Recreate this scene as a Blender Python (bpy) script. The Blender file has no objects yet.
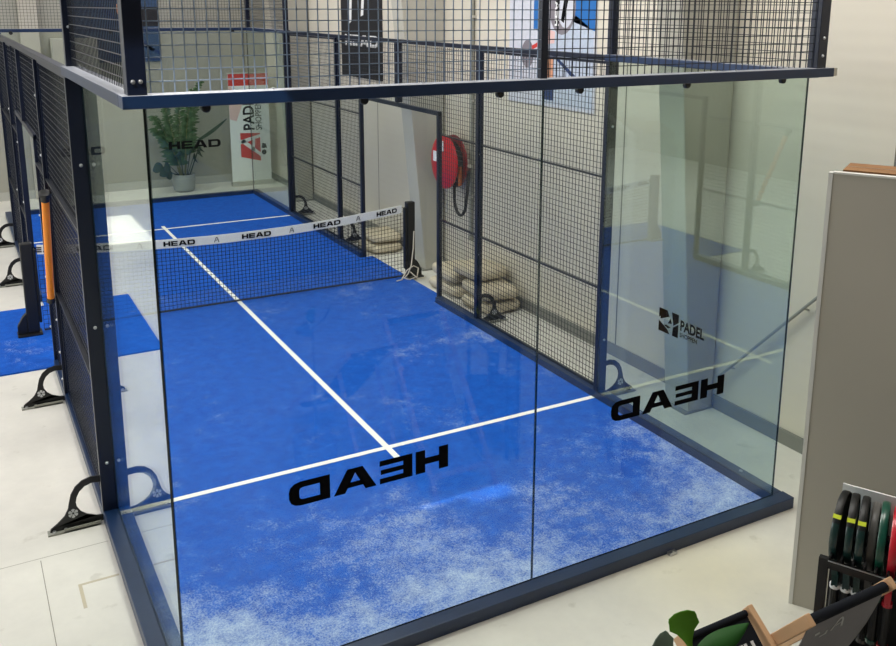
import bpy, math, random
from mathutils import Vector, Matrix
random.seed(7)
SC = bpy.context.scene
COL = SC.collection
PI = math.pi

# ------------------------------------------------------------------ materials
def srgb(r, g, b):
    f = lambda c: (c/255/12.92) if c/255 <= .04045 else ((c/255+.055)/1.055)**2.4
    return (f(r), f(g), f(b), 1)

def mat(name, col, rough=.5, metal=0, spec=.5, noise=0, scale=20, bump=0, bscale=200, coat=0, emit=None):
    m = bpy.data.materials.new(name); m.use_nodes = True
    nt = m.node_tree; b = nt.nodes['Principled BSDF']
    b.inputs['Base Color'].default_value = col
    b.inputs['Roughness'].default_value = rough
    b.inputs['Metallic'].default_value = metal
    b.inputs['Specular IOR Level'].default_value = spec
    b.inputs['Coat Weight'].default_value = coat
    if noise or bump:
        tc = nt.nodes.new('ShaderNodeTexCoord')
    if noise:
        n = nt.nodes.new('ShaderNodeTexNoise'); n.inputs['Scale'].default_value = scale; n.inputs['Detail'].default_value = 5
        nt.links.new(tc.outputs['Object'], n.inputs['Vector'])
        r = nt.nodes.new('ShaderNodeMix'); r.data_type = 'RGBA'; r.blend_type = 'MIX'
        r.inputs['A'].default_value = tuple(c*(1-noise) for c in col[:3])+(1,)
        r.inputs['B'].default_value = tuple(min(1, c*(1+noise)) for c in col[:3])+(1,)
        nt.links.new(n.outputs['Fac'], r.inputs['Factor'])
        nt.links.new(r.outputs['Result'], b.inputs['Base Color'])
    if bump:
        n = nt.nodes.new('ShaderNodeTexNoise'); n.inputs['Scale'].default_value = bscale
        nt.links.new(tc.outputs['Object'], n.inputs['Vector'])
        u = nt.nodes.new('ShaderNodeBump'); u.inputs['Strength'].default_value = bump; u.inputs['Distance'].default_value = .01
        nt.links.new(n.outputs['Fac'], u.inputs['Height']); nt.links.new(u.outputs['Normal'], b.inputs['Normal'])
    if emit:
        b.inputs['Emission Color'].default_value = col; b.inputs['Emission Strength'].default_value = emit
    return m

def glass_mat(name, tint, f0=.04):
    m = bpy.data.materials.new(name); m.use_nodes = True
    nt = m.node_tree; nt.nodes.clear(); N = nt.nodes.new; L = nt.links.new
    out = N('ShaderNodeOutputMaterial'); mix = N('ShaderNodeMixShader')
    tr = N('ShaderNodeBsdfTransparent'); tr.inputs['Color'].default_value = tint
    gl = N('ShaderNodeBsdfGlossy'); gl.inputs['Roughness'].default_value = 0; gl.inputs['Color'].default_value = (.93, 1, .97, 1)
    geo = N('ShaderNodeNewGeometry')
    dot = N('ShaderNodeVectorMath'); dot.operation = 'DOT_PRODUCT'
    L(geo.outputs['Normal'], dot.inputs[0]); L(geo.outputs['Incoming'], dot.inputs[1])
    ab = N('ShaderNodeMath'); ab.operation = 'ABSOLUTE'; L(dot.outputs['Value'], ab.inputs[0])
    sb = N('ShaderNodeMath'); sb.operation = 'SUBTRACT'; sb.inputs[0].default_value = 1; L(ab.outputs[0], sb.inputs[1])
    pw = N('ShaderNodeMath'); pw.operation = 'POWER'; pw.inputs[1].default_value = 5; L(sb.outputs[0], pw.inputs[0])
    ma = N('ShaderNodeMath'); ma.operation = 'MULTIPLY_ADD'; ma.inputs[1].default_value = 1-f0; ma.inputs[2].default_value = f0
    L(pw.outputs[0], ma.inputs[0]); L(ma.outputs[0], mix.inputs['Fac'])
    L(tr.outputs[0], mix.inputs[1]); L(gl.outputs[0], mix.inputs[2]); L(mix.outputs[0], out.inputs['Surface'])
    return m

M = {}
M['navy'] = mat('navy_powder_coat', srgb(9, 20, 42), .36, 0, .5, .12, 12)
M['navy_beam'] = mat('navy_worn_steel', srgb(16, 42, 78), .36, .05, .6, .25, 9, .05, 60)
M['sheen_top'] = mat('painted_top_sheen', srgb(142, 146, 156), .5, .1, .4, .22, 14)  # light from above on the beam tops, painted as paler grey
M['wire'] = mat('navy_coated_wire', srgb(20, 26, 38), .4, .1, .5)
M['wire_sunlit'] = mat('sunlit_wire', srgb(128, 146, 170), .4, .1, .6)  # near-left mesh wire, with sunlight painted in as a lighter colour
M['black'] = mat('black_plastic', srgb(17, 18, 20), .45)
M['black_print'] = mat('black_vinyl_print', srgb(7, 7, 11), .75, 0, .05)
M['white_print'] = mat('white_print', srgb(235, 235, 235), .5)
M['steel'] = mat('bright_steel', srgb(190, 192, 195), .3, .9)
M['galv'] = mat('galvanised_steel', srgb(196, 194, 185), .4, .5, .5, .2, 60)
M['glass'] = glass_mat('clear_glass', (.935, .966, .95, 1), .028)
M['glass_side'] = glass_mat('side_glass', (.885, .94, .915, 1), .095)
M['glass_edge'] = mat('green_glass_edge', srgb(18, 38, 42), .15, 0, .6)
M['white_line'] = mat('white_turf_line', srgb(240, 240, 236), .85, 0, .2, .06, 90)
M['net_band'] = mat('white_net_tape', srgb(226, 225, 222), .7, 0, .3, .06, 14)
M['net_cord'] = mat('black_net_cord', srgb(16, 18, 26), .7)
M['concrete_bag'] = mat('beige_woven_bag', srgb(208, 196, 172), .85, 0, .2, .12, 40, .4, 120)
M['orange'] = mat('orange_tube', srgb(255, 148, 26), .35)
M['red'] = mat('red_enamel', srgb(196, 18, 40), .3, 0, .5, .08, 6)
M['red_dark'] = mat('dark_red_enamel', srgb(130, 12, 28), .4)
M['rubber'] = mat('black_rubber_hose', srgb(30, 30, 31), .5)
M['brass'] = mat('copper_brass', srgb(200, 110, 60), .35, .6)
M['grey_pipe'] = mat('grey_pipe_paint', srgb(150, 150, 140), .45)
M['column'] = mat('grey_green_steel_paint', srgb(184, 181, 170), .55, 0, .4, .05, 3)
M['banner'] = mat('banner_white', srgb(236, 238, 238), .5)
M['poster_black'] = mat('poster_black', srgb(24, 24, 30), .5)
M['poster_white'] = mat('poster_white', srgb(206, 208, 218), .55, 0, .3, .14, 30)
M['poster_blue'] = mat('poster_blue', srgb(22, 104, 178), .5)
M['poster_pale'] = mat('poster_pale_blue', srgb(186, 196, 212), .5, 0, .3, .25, 40)
M['poster_navy'] = mat('poster_navy', srgb(28, 56, 104), .5)
M['poster_mid'] = mat('poster_mid_blue', srgb(58, 80, 112), .5, 0, .3, .1, 9)
M['skin'] = mat('poster_skin', srgb(216, 156, 122), .6)
M['grey_print'] = mat('grey_print', srgb(128, 122, 130), .5)
M['red_print'] = mat('red_print', srgb(206, 62, 56), .5)
M['pink_print'] = mat('pink_print', srgb(226, 190, 186), .5)
M['panel'] = mat('beige_melamine', srgb(186, 180, 168), .5, 0, .35, .03, 2)
M['panel_edge'] = mat('white_edge', srgb(226, 224, 219), .4)
M['cardboard'] = mat('cardboard', srgb(150, 112, 78), .8, 0, .2, .08, 20)
M['wood'] = mat('beech_wood', srgb(218, 176, 136), .5, 0, .4, .1, 12)
M['cloth_black'] = mat('black_canvas', srgb(25, 28, 36), .85, 0, .2, .08, 60, .2, 300)
M['cloth_grey'] = mat('charcoal_canvas', srgb(140, 140, 144), .85, 0, .2, .06, 60, .2, 300)
M['leaf'] = mat('fig_leaf_green', srgb(92, 152, 30), .55, 0, .25, .25, 14)
M['leaf_dark'] = mat('fig_leaf_dark', srgb(34, 84, 26), .55, 0, .25, .25, 14)
M['leaf_grey'] = mat('fig_leaf_greyish', srgb(104, 122, 108), .5, 0, .5, .2, 14)
M['palm'] = mat('palm_green', srgb(66, 96, 60), .5, 0, .4, .25, 14)
M['palm_dark'] = mat('dark_leaf', srgb(38, 62, 48), .5, 0, .4, .2, 14)
M['stem'] = mat('leaf_stem', srgb(120, 120, 66), .6)
M['pot'] = mat('stone_pot', srgb(160, 162, 160), .7, 0, .3, .1, 14)
M['soil'] = mat('soil', srgb(52, 40, 30), .95, 0, .1, .3, 60)
M['r_green'] = mat('racket_green', srgb(12, 78, 62), .3, 0, .6, .2, 8, coat=.4)
M['r_teal'] = mat('racket_dark_teal', srgb(16, 52, 50), .3, 0, .6, .3, 6, coat=.4)
M['r_red'] = mat('racket_red', srgb(206, 26, 48), .3, 0, .6, .1, 8, coat=.4)
M['r_grey'] = mat('racket_grey', srgb(102, 100, 98), .4)
M['r_face'] = mat('racket_face_grey', srgb(120, 122, 124), .5)
M['r_yellow'] = mat('racket_yellow', srgb(214, 226, 60), .4)
M['ring'] = mat('ring_light_grey', srgb(196, 198, 200), .4)
M['rope'] = mat('pale_rope', srgb(214, 204, 186), .8)
M['tape_mark'] = mat('tan_tape', srgb(196, 186, 164), .7)

YELLOW_PATCH = (3.0+.65, -.5-3.4, .2)     # soft-edged yellowish patch, in the floor's own coordinates
def floor_mat():
    m = mat('polished_concrete', srgb(212, 207, 196), .38, 0, .35)
    nt = m.node_tree; b = nt.nodes['Principled BSDF']; N = nt.nodes.new; L = nt.links.new
    tc = N('ShaderNodeTexCoord')
    n1 = N('ShaderNodeTexNoise'); n1.inputs['Scale'].default_value = .9; n1.inputs['Detail'].default_value = 8; n1.inputs['Roughness'].default_value = .65
    L(tc.outputs['Object'], n1.inputs['Vector'])
    cr = N('ShaderNodeValToRGB')
    cr.color_ramp.elements[0].position = .3; cr.color_ramp.elements[0].color = srgb(205, 202, 196)
    cr.color_ramp.elements[1].position = .7; cr.color_ramp.elements[1].color = srgb(232, 229, 221)
    L(n1.outputs['Fac'], cr.inputs['Fac'])
    n2 = N('ShaderNodeTexNoise'); n2.inputs['Scale'].default_value = 6; n2.inputs['Detail'].default_value = 4
    L(tc.outputs['Object'], n2.inputs['Vector'])
    c2 = N('ShaderNodeValToRGB')
    c2.color_ramp.elements[0].position = .27; c2.color_ramp.elements[0].color = (.62, .60, .56, 1)
    c2.color_ramp.elements[1].position = .34; c2.color_ramp.elements[1].color = (1, 1, 1, 1)
    L(n2.outputs['Fac'], c2.inputs['Fac'])
    mx = N('ShaderNodeMix'); mx.data_type = 'RGBA'; mx.blend_type = 'MULTIPLY'; mx.inputs['Factor'].default_value = .35
    L(cr.outputs['Color'], mx.inputs['A']); L(c2.outputs['Color'], mx.inputs['B'])
    gr = N('ShaderNodeVectorMath'); gr.operation = 'DISTANCE'; L(tc.outputs['Object'], gr.inputs[0]); gr.inputs[1].default_value = YELLOW_PATCH
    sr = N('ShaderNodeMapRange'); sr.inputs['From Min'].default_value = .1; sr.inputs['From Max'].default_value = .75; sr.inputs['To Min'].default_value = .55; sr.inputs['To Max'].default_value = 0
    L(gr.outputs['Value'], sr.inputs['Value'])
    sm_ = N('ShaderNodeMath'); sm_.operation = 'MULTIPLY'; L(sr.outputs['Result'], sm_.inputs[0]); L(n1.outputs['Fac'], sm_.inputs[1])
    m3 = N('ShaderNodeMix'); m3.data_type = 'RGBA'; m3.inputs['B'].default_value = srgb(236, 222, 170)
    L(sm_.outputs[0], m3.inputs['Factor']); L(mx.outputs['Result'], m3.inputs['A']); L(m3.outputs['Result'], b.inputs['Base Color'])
    rr = N('ShaderNodeMapRange'); rr.inputs['To Min'].default_value = .3; rr.inputs['To Max'].default_value = .55
    L(n1.outputs['Fac'], rr.inputs['Value']); L(rr.outputs['Result'], b.inputs['Roughness'])
    return m

def turf_mat():
    m = mat('blue_turf', srgb(10, 70, 180), .85, 0, .25)
    nt = m.node_tree; b = nt.nodes['Principled BSDF']; N = nt.nodes.new; L = nt.links.new
    tc = N('ShaderNodeTexCoord')
    fine = N('ShaderNodeTexNoise'); fine.inputs['Scale'].default_value = 9; fine.inputs['Detail'].default_value = 9; fine.inputs['Roughness'].default_value = .8
    L(tc.outputs['Object'], fine.inputs['Vector'])
    blue = N('ShaderNodeValToRGB')
    blue.color_ramp.elements[0].position = .35; blue.color_ramp.elements[0].color = srgb(0, 72, 172)
    blue.color_ramp.elements[1].position = .65; blue.color_ramp.elements[1].color = srgb(4, 92, 198)
    L(fine.outputs['Fac'], blue.inputs['Fac'])
    # sand worn into the pile: broad patches broken up by finer noise
    mp = N('ShaderNodeMapping'); mp.inputs['Scale'].default_value = (1, 1, 1); L(tc.outputs['Object'], mp.inputs['Vector'])
    def nz(sc, det, ro):
        n = N('ShaderNodeTexNoise'); n.inputs['Scale'].default_value = sc; n.inputs['Detail'].default_value = det; n.inputs['Roughness'].default_value = ro
        L(mp.outputs['Vector'], n.inputs['Vector']); return n
    big = nz(1.1, 3, .5); mid = nz(5.5, 8, .72); sp = nz(85, 4, .75)
    sx = N('ShaderNodeSeparateXYZ'); L(tc.outputs['Object'], sx.inputs['Vector'])
    def mr(src, a, b_, lo, hi):
        r = N('ShaderNodeMapRange'); r.inputs['From Min'].default_value = a; r.inputs['From Max'].default_value = b_
        r.inputs['To Min'].default_value = lo; r.inputs['To Max'].default_value = hi; r.clamp = True
        L(src, r.inputs['Value']); return r.outputs['Result']
    def mth(op, a, c):
        n = N('ShaderNodeMath'); n.operation = op
        for i, v in enumerate((a, c)):
            if isinstance(v, (int, float)): n.inputs[i].default_value = v
            else: L(v, n.inputs[i])
        return n.outputs[0]
    near = mr(sx.outputs['Y'], 1.6-6.25, .05-6.25, 0, .17)           # sand lies thickest by the back wall
    right = mr(sx.outputs['X'], 3.3-2.037, 4.05-2.037, 0, .05)
    left = mr(sx.outputs['X'], .9-2.037, .1-2.037, 0, .05)
    far = mr(sx.outputs['Y'], 6.2-6.25, 7.5-6.25, 0, -.05)
    v = mth('ADD', mth('MULTIPLY', big.outputs['Fac'], .40), mth('MULTIPLY', mid.outputs['Fac'], .42))
    v = mth('ADD', v, mth('MULTIPLY', sp.outputs['Fac'], .5))
    v = mth('ADD', v, near); v = mth('ADD', v, right); v = mth('ADD', v, left); v = mth('ADD', v, far)
    fac = mr(v, .735, .945, 0, .88)
    mx = N('ShaderNodeMix'); mx.data_type = 'RGBA'
    L(fac, mx.inputs['Factor']); L(blue.outputs['Color'], mx.inputs['A'])
    mx.inputs['B'].default_value = srgb(186, 202, 226)
    L(mx.outputs['Result'], b.inputs['Base Color'])
    bu = N('ShaderNodeBump'); bu.inputs['Strength'].default_value = .5; bu.inputs['Distance'].default_value = .01
    f2 = N('ShaderNodeTexNoise'); f2.inputs['Scale'].default_value = 220; L(tc.outputs['Object'], f2.inputs['Vector'])
    L(f2.outputs['Fac'], bu.inputs['Height']); L(bu.outputs['Normal'], b.inputs['Normal'])
    return m

def wall_mat(name, col, axis, ribs=0):
    m = mat(name, col, .45, 0, .4)
    nt = m.node_tree; b = nt.nodes['Principled BSDF']; N = nt.nodes.new; L = nt.links.new
    tc = N('ShaderNodeTexCoord'); sx = N('ShaderNodeSeparateXYZ'); L(tc.outputs['Object'], sx.inputs['Vector'])
    n1 = N('ShaderNodeTexNoise'); n1.inputs['Scale'].default_value = .7; n1.inputs['Detail'].default_value = 4
    L(tc.outputs['Object'], n1.inputs['Vector'])
    mx = N('ShaderNodeMix'); mx.data_type = 'RGBA'
    mx.inputs['A'].default_value = tuple(c*.93 for c in col[:3])+(1,); mx.inputs['B'].default_value = tuple(min(1, c*1.05) for c in col[:3])+(1,)
    L(n1.outputs['Fac'], mx.inputs['Factor'])
    # vertical panel joints every 2.9 m
    mo = N('ShaderNodeMath'); mo.operation = 'PINGPONG'; mo.inputs[1].default_value = 1.45; sh = N('ShaderNodeMath'); sh.operation = 'ADD'; sh.inputs[1].default_value = .7; L(sx.outputs[axis], sh.inputs[0]); L(sh.outputs[0], mo.inputs[0])
    lt = N('ShaderNodeMath'); lt.operation = 'LESS_THAN'; lt.inputs[1].default_value = .009; L(mo.outputs[0], lt.inputs[0])
    m2 = N('ShaderNodeMix'); m2.data_type = 'RGBA'; m2.inputs['B'].default_value = srgb(110, 107, 98)
    L(lt.outputs[0], m2.inputs['Factor']); L(mx.outputs['Result'], m2.inputs['A']); L(m2.outputs['Result'], b.inputs['Base Color'])
    if ribs:
        w = N('ShaderNodeTexWave'); w.wave_type = 'BANDS'; w.bands_direction = 'Z'; w.inputs['Scale'].default_value = ribs
        L(tc.outputs['Object'], w.inputs['Vector'])
        bu = N('ShaderNodeBump'); bu.inputs['Strength'].default_value = .07; bu.inputs['Distance'].default_value = .01
        L(w.outputs['Fac'], bu.inputs['Height']); L(bu.outputs['Normal'], b.inputs['Normal'])
    return m

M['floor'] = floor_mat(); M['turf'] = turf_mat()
M['wall_r'] = wall_mat('cream_wall_panels', srgb(216, 209, 194), 'Y', 3)
M['wall_f'] = wall_mat('grey_wall_panels', srgb(160, 158, 148), 'X', 0)
M['far_skirting'] = mat('far_skirting', srgb(176, 175, 168), .6)
M['base'] = mat('grey_skirting', srgb(128, 128, 122), .6)
M['shop_wall'] = mat('dark_shop_wall', srgb(92, 88, 84), .7)
M['ceiling'] = mat('white_ceiling', srgb(168, 166, 160), .8)

# ------------------------------------------------------------------ mesh builder
class MB:
    def __init__(s): s.v = []; s.f = []; s.m = []; s.smooth = False
    def poly(s, pts, mi=0):
        i = len(s.v); s.v += [tuple(p) for p in pts]; s.f.append(tuple(range(i, i+len(pts)))); s.m.append(mi); return s
    def hexa(s, c, mi=0):      # c: 8 corners, bottom loop 0-3, top loop 4-7
        i = len(s.v); s.v += [tuple(p) for p in c]
        for q in ((3, 2, 1, 0), (4, 5, 6, 7), (0, 1, 5, 4), (1, 2, 6, 5), (2, 3, 7, 6), (3, 0, 4, 7)):
            s.f.append(tuple(i+k for k in q)); s.m.append(mi)
        return s
    def box(s, x0, y0, z0, x1, y1, z1, mi=0):
        x0, x1 = sorted((x0, x1)); y0, y1 = sorted((y0, y1)); z0, z1 = sorted((z0, z1))
        s.hexa([(x0, y0, z0), (x1, y0, z0), (x1, y1, z0), (x0, y1, z0), (x0, y0, z1), (x1, y0, z1), (x1, y1, z1), (x0, y1, z1)], mi)
        return s
    def bar(s, p, q, w, h, up=(0, 0, 1), mi=0):
        p = Vector(p); q = Vector(q); d = (q-p).normalized(); up = Vector(up)
        a = d.cross(up).normalized()*w/2; b = a.cross(d).normalized()*h/2
        s.hexa([p-a-b, p+a-b, q+a-b, q-a-b, p-a+b, p+a+b, q+a+b, q-a+b], mi); return s
    def prism(s, pts, fn, t0, t1, mi=0):   # polygon in 2d, fn(u, v, t) -> 3d
        n = len(pts); i = len(s.v)
        s.v += [tuple(fn(u, v, t0)) for u, v in pts] + [tuple(fn(u, v, t1)) for u, v in pts]
        s.f.append(tuple(i+n-1-k for k in range(n))); s.m.append(mi)
        s.f.append(tuple(i+n+k for k in range(n))); s.m.append(mi)
        for k in range(n):
            s.f.append((i+k, i+(k+1) % n, i+n+(k+1) % n, i+n+k)); s.m.append(mi)
        return s
    def ring(s, outer, inner, fn, t0, t1, mi=0, closed=True):
        n = len(outer)
        for k in range(n if closed else n-1):
            j = (k+1) % n
            s.prism([outer[k], outer[j], inner[j], inner[k]], fn, t0, t1, mi)
        return s
    def tube(s, pts, r, n=10, mi=0, closed=False):
        pts = [Vector(p) for p in pts]; rs = r if isinstance(r, (list, tuple)) else [r]*len(pts)
        i = len(s.v); prev = None
        for k, p in enumerate(pts):
            if closed: d = pts[(k+1) % len(pts)]-pts[k-1]
            else: d = pts[min(k+1, len(pts)-1)]-pts[max(k-1, 0)]
            d.normalize()
            if prev is None:
                prev = d.orthogonal().normalized()
            a = (prev-d*prev.dot(d)).normalized(); prev = a; b = d.cross(a)
            for q in range(n):
                t = 2*PI*q/n; s.v.append(tuple(p+(a*math.cos(t)+b*math.sin(t))*rs[k]))
        L = len(pts)
        for k in range(L if closed else L-1):
            for q in range(n):
                s.f.append((i+k*n+q, i+k*n+(q+1) % n, i+((k+1) % L)*n+(q+1) % n, i+((k+1) % L)*n+q)); s.m.append(mi)
        if not closed:
            s.f.append(tuple(i+n-1-q for q in range(n))); s.m.append(mi)
            s.f.append(tuple(i+(L-1)*n+q for q in range(n))); s.m.append(mi)
        s.smooth = True; return s
    def lathe(s, prof, c, axis='z', n=28, mi=0):
        i = len(s.v); c = Vector(c)
        for (r, h) in prof:
            for q in range(n):
                t = 2*PI*q/n; a, b = r*math.cos(t), r*math.sin(t)
                s.v.append(tuple(c+Vector({'z': (a, b, h), 'x': (h, a, b), 'y': (b, h, a)}[axis])))
        for k in range(len(prof)-1):
            for q in range(n):
                s.f.append((i+k*n+q, i+k*n+(q+1) % n, i+(k+1)*n+(q+1) % n, i+(k+1)*n+q)); s.m.append(mi)
        s.f.append(tuple(i+n-1-q for q in range(n))); s.m.append(mi)
        s.f.append(tuple(i+(len(prof)-1)*n+q for q in range(n))); s.m.append(mi)
        s.smooth = True; return s
    def obj(s, name, mats, parent=None, bevel=0):
        mats = mats if isinstance(mats, (list, tuple)) else [mats]
        if parent is not None:
            org = wloc(parent)
        else:
            xs, ys, zs = zip(*s.v); org = Vector(((min(xs)+max(xs))/2, (min(ys)+max(ys))/2, min(zs)))
        me = bpy.data.meshes.new(name)
        me.from_pydata([tuple(Vector(v)-org) for v in s.v], [], s.f)
        for m in mats: me.materials.append(M[m] if isinstance(m, str) else m)
        me.polygons.foreach_set('material_index', s.m)
        if s.smooth:
            me.polygons.foreach_set('use_smooth', [True]*len(me.polygons))
        me.update()
        if s.smooth: me.set_sharp_from_angle(angle=math.radians(38))
        o = bpy.data.objects.new(name, me); COL.objects.link(o)
        if parent is not None: o.parent = parent
        else: o.location = org
        if bevel:
            b = o.modifiers.new('bevel', 'BEVEL'); b.width = bevel; b.segments = 2; b.limit_method = 'ANGLE'
        return o

def wloc(o):
    v = Vector(o.location); p = o.parent
    while p: v += Vector(p.location); p = p.parent
    return v
def tag(o, label, cat, group=None, kind=None):
    o['label'] = label; o['category'] = cat
    if group: o['group'] = group
    if kind: o['kind'] = kind
    return o
def thing(name, label, cat, loc, group=None):
    o = bpy.data.objects.new(name, None); COL.objects.link(o); o.location = loc; o.empty_display_size = .1
    return tag(o, label, cat, group)
def structure(o): o['kind'] = 'structure'; return o
def copy_tree(o, parent=None):
    c = o.copy(); COL.objects.link(c)
    if parent is not None: c.parent = parent
    for ch in list(o.children): copy_tree(ch, c)
    return c

# ------------------------------------------------------------------ lettering
LET = {
 'H': (1.45, [[(0, 0), (.42, 0), (.42, 1), (0, 1)], [(1.03, 0), (1.45, 0), (1.45, 1), (1.03, 1)], [(.42, .36), (1.03, .36), (1.03, .64), (.42, .64)]]),
 'E': (1.4, [[(0, 0), (.4, 0), (.4, 1), (0, 1)], [(.4, 0), (1.4, 0), (1.4, .23), (.4, .23)], [(.4, .4), (1.36, .4), (1.36, .6), (.4, .6)], [(.4, .77), (1.4, .77), (1.4, 1), (.4, 1)]]),
 'A': (1.75, [[(0, 0), (.46, 0), (.98, 1), (.56, 1)], [(1.29, 0), (1.75, 0), (1.19, 1), (.77, 1)], [(.5, .2), (1.25, .2), (1.13, .42), (.62, .42)]]),
}
def letter_polys(ch):
    if ch in LET: return LET[ch]
    w = 1.6                                         # D: rounded bowl
    out = [(0, 0), (1.15, 0)] + [(1.15+.45*math.sin(t), .36-.36*math.cos(t)) for t in (.5, 1, 1.57)] + \
          [(1.15+.45*math.sin(t), .64-.36*math.cos(t)) for t in (1.57, 2.1, 2.6)] + [(1.15, 1), (0, 1)]
    inn = [(.4, .25), (1.05, .25)] + [(1.05+.15*math.sin(t), .37-.12*math.cos(t)) for t in (.5, 1, 1.57)] + \
          [(1.05+.15*math.sin(t), .63-.12*math.cos(t)) for t in (1.57, 2.1, 2.6)] + [(1.05, .75), (.4, .75)]
    return (w, [[out[k], out[(k+1) % len(out)], inn[(k+1) % len(out)], inn[k]] for k in range(len(out))])
WORD_W = sum(letter_polys(c)[0] for c in 'HEAD')+3*.14
def word(mb, fn, t0, t1, width, height, mi=0):       # fn(u, v, t), u along the reading direction
    x = 0; k = width/WORD_W
    for c in 'HEAD':
        w, ps = letter_polys(c)
        for p in ps: mb.prism([((x+a)*k, b*height) for a, b in p], fn, t0, t1, mi)
        x += w+.14
def text_polys(txt, fn, t, size, bold=.0, sx=1.0, mb=None, mi=0):
    cu = bpy.data.curves.new('txt', 'FONT'); cu.body = txt; cu.size = size; cu.offset = bold; cu.extrude = 0
    cu.resolution_u = 3
    o = bpy.data.objects.new('txt', cu); COL.objects.link(o)
    dg = bpy.context.evaluated_depsgraph_get(); dg.update()
    me = o.evaluated_get(dg).to_mesh()
    mb = mb or MB()
    i = len(mb.v)
    mb.v += [tuple(fn(v.co.x*sx, v.co.y, t)) for v in me.vertices]
    for p in me.polygons: mb.f.append(tuple(i+k for k in p.vertices)); mb.m.append(mi)
    w = max((v.co.x for v in me.vertices), default=0)*sx
    o.evaluated_get(dg).to_mesh_clear()
    bpy.data.objects.remove(o); bpy.data.curves.remove(cu)
    return mb, w
def caret(mb, fn, t0, t1, w, h, mi=0):               # rounded peak emblem drawn as a thick arch
    pts = [(0, 0), (.28, .75), (.42, .95), (.55, 1), (.7, .9), (.8, .7), (1.0, 0)]
    inn = [(.13, 0), (.38, .68), (.47, .8), (.55, .84), (.63, .78), (.69, .64), (.84, 0)]
    for k in range(len(pts)-1):
        mb.prism([(a*w, b*h) for a, b in (pts[k], pts[k+1], inn[k+1], inn[k])], fn, t0, t1, mi)
    mb.prism([(a*w, b*h) for a, b in ((.3, .28), (.36, .42), (.72, .52), (.74, .42))], fn, t0, t1, mi)

# ------------------------------------------------------------------ setting
W = 4.074; FZ = -.015; XR = 4.9; YB = 14.0
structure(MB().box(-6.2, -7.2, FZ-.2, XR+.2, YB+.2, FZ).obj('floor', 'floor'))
def wall(name, box, m): return structure(MB().box(*box).obj(name, m))
wall('wall_right', (XR, -7.2, FZ, XR+.2, YB+.2, 6.5), 'wall_r')
wall('wall_back', (-6.2, YB, FZ, XR, YB+.2, 6.5), 'wall_f')
wall('wall_left', (-6.2, -7.2, FZ, -6.0, YB, 6.5), 'wall_f')
wall('wall_front', (-6.0, -7.2, FZ, XR, -7.0, 6.5), 'shop_wall')
structure(MB().box(XR-.02, 1.95, FZ, XR, YB, .11).box(XR-.02, -7, FZ, XR, 1.41, .11).obj('baseboard_right', 'base'))
structure(MB().box(-6, YB-.02, FZ, XR-.02, YB, .14).obj('baseboard_back', 'far_skirting'))

# sun direction and unseen ceiling openings shaped to land its patches
SD = Vector((.65, .42, -1.0))
CZ = 6.5
def hole(x0, x1, y0, y1, z=0):
    k = CZ-z
    return (x0-SD.x*k, x1-SD.x*k, y0-SD.y*k, y1-SD.y*k)
holes = [hole(-.16, .2, -.19, .0, 3.06), hole(.2, .58, -.31, .0, 3.06), hole(-2.1, -1.1, 9.8, 11.8)]
xs = sorted({-6.2, XR+.2, *[h[0] for h in holes], *[h[1] for h in holes]})
ys = sorted({-7.2, YB+.2, *[h[2] for h in holes], *[h[3] for h in holes]})
cm = MB()
for a, b in zip(xs, xs[1:]):
    for c, d in zip(ys, ys[1:]):
        mx_, my_ = (a+b)/2, (c+d)/2
        if any(h[0] < mx_ < h[1] and h[2] < my_ < h[3] for h in holes): continue
        cm.box(a, c, CZ, b, d, CZ+.05)
structure(cm.obj('ceiling', 'ceiling'))

# floor joints and the tape mark
fj = MB()
for p, q in (((-6, 1.755), (-.11, 1.785)), ((-.52, 1.757), (-.52, -3.2))):
    d = Vector((q[0]-p[0], q[1]-p[1], 0)).normalized(); n = Vector((-d.y, d.x, 0))*.0025
    a = Vector((*p, FZ+.0006)); b = Vector((*q, FZ+.0006)); fj.poly([a-n, b-n, b+n, a+n])
structure(fj.obj('trim_1', mat('floor_joint_filler', srgb(150, 145, 134), .8)))
tp = MB().box(-.345, 1.36, FZ, -.11, 1.378, FZ+.001).box(-.345, 1.12, FZ, -.325, 1.36, FZ+.001)
tag(tp.obj('floor_tape', 'tape_mark'), 'faint tan tape corner stuck on the concrete left of the court', 'tape')

# steel columns of the hall, tapering towards the floor
def column(y0, y1, label):
    t = thing('steel_column', label, 'column', (4.75, (y0+y1)/2, FZ), 'tapered columns along the right wall')
    xf = lambda z: 4.61-.094*z
    H = 6.48
    MB().hexa([(xf(0), y0, FZ), (4.88, y0, FZ), (4.88, y1, FZ), (xf(0), y1, FZ), (xf(H), y0, H), (4.88, y0, H), (4.88, y1, H), (xf(H), y1, H)]).obj('shaft', 'column', t, .012)
    MB().box(4.56, y0-.015, FZ, 4.88, y1+.02, FZ+.02).obj('base_plate', 'base', t)
    return t
column(1.42, 1.72, 'tapered grey column seen through the right glass near the corner')
column(6.45, 6.75, 'tapered grey column beside the open side gate and fire hose')
column(11.49, 11.79, 'tapered grey column at the far end of the right wall')

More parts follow.
